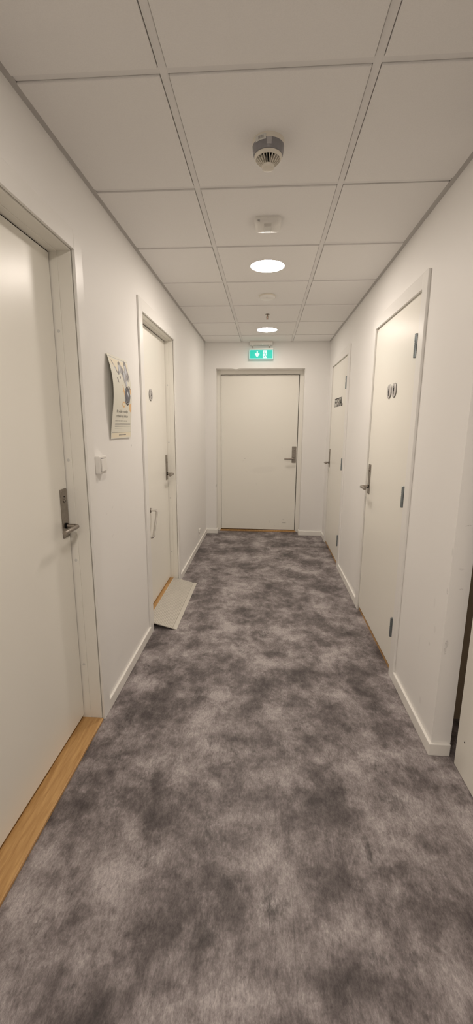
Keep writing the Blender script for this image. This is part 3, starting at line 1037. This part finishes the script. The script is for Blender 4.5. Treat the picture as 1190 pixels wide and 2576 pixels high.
def sheet(u, v, lift=0.0):
    """u across (0 = edge nearer the viewer), v up; the lower half bellies off the wall."""
    s = math.sin(math.pi * min(1, max(0, v)) ** 1.35)
    b = 0.0265 * s * (1 - 0.35 * u) + 0.006 * (1 - v) * u
    curl = 0.004 * (1 - u) ** 3
    y = PY0 + (PY1 - PY0) * u
    z = PZ0 + (PZ1 - PZ0) * v + 0.004 * u * v
    return Vector((0.0025 + b + curl + lift, y, z))


r = root('poster', (0, 2.22, 1.55), 'curling cream poster with grey mountains and a dark cup taped to the wall', 'poster')
mb = MB()
NU, NV = 24, 44
fr1 = [[mb.bm.verts.new(sheet(i / NU, j / NV)) for i in range(NU + 1)] for j in range(NV + 1)]
bk = [[mb.bm.verts.new(sheet(i / NU, j / NV, -0.0006)) for i in range(NU + 1)] for j in range(NV + 1)]
for j in range(NV):
    for i in range(NU):
        mb.bm.faces.new([fr1[j][i], fr1[j][i + 1], fr1[j + 1][i + 1], fr1[j + 1][i]])
        mb.bm.faces.new([bk[j][i], bk[j + 1][i], bk[j + 1][i + 1], bk[j][i + 1]])
for j in range(NV):
    mb.bm.faces.new([fr1[j][0], fr1[j + 1][0], bk[j + 1][0], bk[j][0]])
    mb.bm.faces.new([fr1[j][NU], bk[j][NU], bk[j + 1][NU], fr1[j + 1][NU]])
for i in range(NU):
    mb.bm.faces.new([fr1[0][i], bk[0][i], bk[0][i + 1], fr1[0][i + 1]])
    mb.bm.faces.new([fr1[NV][i], fr1[NV][i + 1], bk[NV][i + 1], bk[NV][i]])
sh = mb.build('sheet', M_paper, r, smooth=40)
INKS = [M_paper_top, M_ink_grey, M_ink_dgrey, M_ink_black, M_ink_blue, M_ink_shine, M_ink_orange, M_ink_text]
art = MB()


def ink(pts, mi, lift):
    """A printed patch: outline in sheet coordinates, cut fine enough to follow the curl."""
    tmp = bmesh.new()
    tmp.faces.new([tmp.verts.new((x, y, 0)) for x, y in pts])
    for ax, n_ in (((1, 0, 0), 12), ((0, 1, 0), 44)):
        for k in range(1, n_):
            co = (k / n_, 0, 0) if ax[0] else (0, k / n_, 0)
            bmesh.ops.bisect_plane(tmp, geom=tmp.verts[:] + tmp.edges[:] + tmp.faces[:], plane_co=co, plane_no=ax)
    mp = {}
    for v in tmp.verts:
        mp[v] = art.bm.verts.new(sheet(v.co.x, v.co.y, lift))
    for fc_ in tmp.faces:
        art.bm.faces.new([mp[v] for v in fc_.verts]).material_index = mi
    tmp.free()


def ell(cx, cy, rx, ry, n=28, t0=0, t1=360):
    return [(cx + rx * math.cos(math.radians(t0 + (t1 - t0) * k / n)), cy + ry * math.sin(math.radians(t0 + (t1 - t0) * k / n))) for k in range(n)]


L0 = 0.00010
ink([(0.06, 0.955), (0.97, 0.955), (0.97, 0.90), (0.6, 0.84), (0.3, 0.80), (0.06, 0.90)], 0, L0)
ink([(0.03, 0.07), (0.97, 0.07), (0.97, 0.012), (0.03, 0.012)], 0, L0)
ink([(0.10, 0.935), (0.16, 0.915), (0.30, 0.83), (0.36, 0.80), (0.44, 0.925), (0.52, 0.955), (0.60, 0.90), (0.68, 0.87), (0.72, 0.84),
     (0.76, 0.93), (0.82, 0.985), (0.90, 0.955), (0.90, 0.90), (0.94, 0.80), (0.90, 0.735), (0.86, 0.715), (0.80, 0.74), (0.72, 0.66),
     (0.62, 0.70), (0.55, 0.79), (0.46, 0.815), (0.36, 0.775), (0.26, 0.83)], 1, 2 * L0)
ink([(0.10, 0.935), (0.14, 0.93), (0.30, 0.84), (0.34, 0.79), (0.30, 0.80)], 2, 3 * L0)
ink([(0.44, 0.925), (0.52, 0.955), (0.56, 0.93), (0.49, 0.90)], 2, 3 * L0)
ink([(0.76, 0.93), (0.82, 0.985), (0.90, 0.955), (0.84, 0.945), (0.80, 0.90)], 2, 3 * L0)
ink([(0.86, 0.90), (0.93, 0.82), (0.95, 0.74), (0.90, 0.78)], 2, 3 * L0)
ink([(0.62, 0.70), (0.70, 0.72), (0.82, 0.64), (0.95, 0.62), (0.98, 0.56), (0.90, 0.60), (0.74, 0.60)], 1, 2 * L0)
ink([(0.25, 0.745), (0.30, 0.74), (0.33, 0.68), (0.28, 0.69)], 2, 3 * L0)
ink([(0.40, 0.765), (0.46, 0.765), (0.45, 0.735), (0.41, 0.74)], 2, 3 * L0)
for pts, mi in (([(0.16, 0.90), (0.20, 0.885), (0.28, 0.83), (0.24, 0.825)], 5), ([(0.46, 0.90), (0.50, 0.90), (0.48, 0.84), (0.42, 0.82)], 5),
                ([(0.58, 0.88), (0.64, 0.86), (0.62, 0.78), (0.56, 0.80)], 2), ([(0.66, 0.84), (0.71, 0.82), (0.70, 0.72), (0.66, 0.73)], 5),
                ([(0.78, 0.91), (0.83, 0.93), (0.84, 0.84), (0.79, 0.80)], 5), ([(0.80, 0.79), (0.86, 0.82), (0.88, 0.75), (0.82, 0.745)], 2),
                ([(0.70, 0.705), (0.76, 0.735), (0.80, 0.685), (0.74, 0.655)], 5), ([(0.82, 0.665), (0.90, 0.67), (0.95, 0.625), (0.86, 0.63)], 2),
                ([(0.34, 0.81), (0.40, 0.83), (0.42, 0.79), (0.37, 0.775)], 2), ([(0.66, 0.70), (0.72, 0.64), (0.76, 0.605), (0.69, 0.655)], 1),
                ([(0.92, 0.55), (0.97, 0.56), (0.97, 0.50), (0.93, 0.51)], 1)):
    ink(pts, mi, 4 * L0)
# orange sprigs
ink([(0.50, 0.665), (0.54, 0.655), (0.60, 0.60), (0.66, 0.57), (0.64, 0.61), (0.68, 0.58), (0.64, 0.50), (0.66, 0.47), (0.59, 0.53), (0.54, 0.59), (0.47, 0.58), (0.55, 0.61)], 6, 3 * L0)
ink([(0.90, 0.64), (0.97, 0.635), (0.97, 0.57), (0.92, 0.56)], 6, 3 * L0)
ink([(0.84, 0.43), (0.97, 0.45), (0.98, 0.35), (0.93, 0.33), (0.86, 0.37)], 6, 3 * L0)
ink(ell(0.56, 0.425, 0.085, 0.037), 6, 3 * L0)
ink(ell(0.56, 0.427, 0.045, 0.018), 0, 4 * L0)
# the dark cup seen from above
ink(ell(0.755, 0.535, 0.150, 0.118), 3, 5 * L0)
ink(ell(0.755, 0.537, 0.128, 0.100), 5, 6 * L0)
ink(ell(0.758, 0.539, 0.120, 0.094), 3, 7 * L0)
ink(ell(0.762, 0.540, 0.100, 0.080), 4, 8 * L0)
ink([(0.72, 0.57), (0.77, 0.60), (0.82, 0.56), (0.80, 0.52), (0.77, 0.55)], 5, 9 * L0)
# rules and unreadable small print
ink([(0.03, 0.072), (0.97, 0.072), (0.97, 0.0752), (0.03, 0.0752)], 7, 2 * L0)
ink([(0.05, 0.972), (0.97, 0.972), (0.97, 0.9745), (0.05, 0.9745)], 2, 2 * L0)
for k, (u1, v) in enumerate(((0.95, 0.185), (0.95, 0.165), (0.95, 0.145), (0.52, 0.125))):
    ink([(0.16, v), (u1, v), (u1, v + 0.0042), (0.16, v + 0.0042)], 2, 2 * L0)
for k in range(11):
    ink([(0.16 + k * 0.055, 0.212), (0.16 + k * 0.055 + 0.042, 0.212), (0.16 + k * 0.055 + 0.042, 0.224), (0.16 + k * 0.055, 0.224)], 7, 2 * L0)
for k in range(6):
    ink([(0.38 + k * 0.06, 0.036), (0.43 + k * 0.06, 0.036), (0.43 + k * 0.06, 0.047), (0.38 + k * 0.06, 0.047)], 2, 2 * L0)
art.build('printed_picture', INKS, r, normals=False)


def text_on_sheet(lines, name):
    mb = MB()
    for (txt, u0, u1, v0, hgt) in lines:
        cu = bpy.data.curves.new('lettering', 'FONT')
        cu.body = txt
        cu.resolution_u = 3
        ob = bpy.data.objects.new('lettering', cu)
        COL.objects.link(ob)
        dg = bpy.context.evaluated_depsgraph_get()
        me = bpy.data.meshes.new_from_object(ob.evaluated_get(dg))
        xs_ = [v.co.x for v in me.vertices]
        w = max(xs_) - min(xs_)
        vm = [mb.bm.verts.new(sheet(u0 + (v.co.x - min(xs_)) / w * (u1 - u0), v0 + v.co.y * hgt, 0.0004)) for v in me.vertices]
        for p in me.polygons:
            try:
                mb.bm.faces.new([vm[i] for i in p.vertices])
            except ValueError:
                pass
        bpy.data.objects.remove(ob)
        bpy.data.curves.remove(cu)
        bpy.data.meshes.remove(me)
    return mb.build(name, M_ink_text, r, normals=False)


text_on_sheet([('Krydder, vanilje,', 0.20, 0.80, 0.320, 0.048), ('tobakk og kakao', 0.20, 0.80, 0.262, 0.048)], 'lettering')

for o in bpy.data.objects:
    if '_o' in o:
        del o['_o']
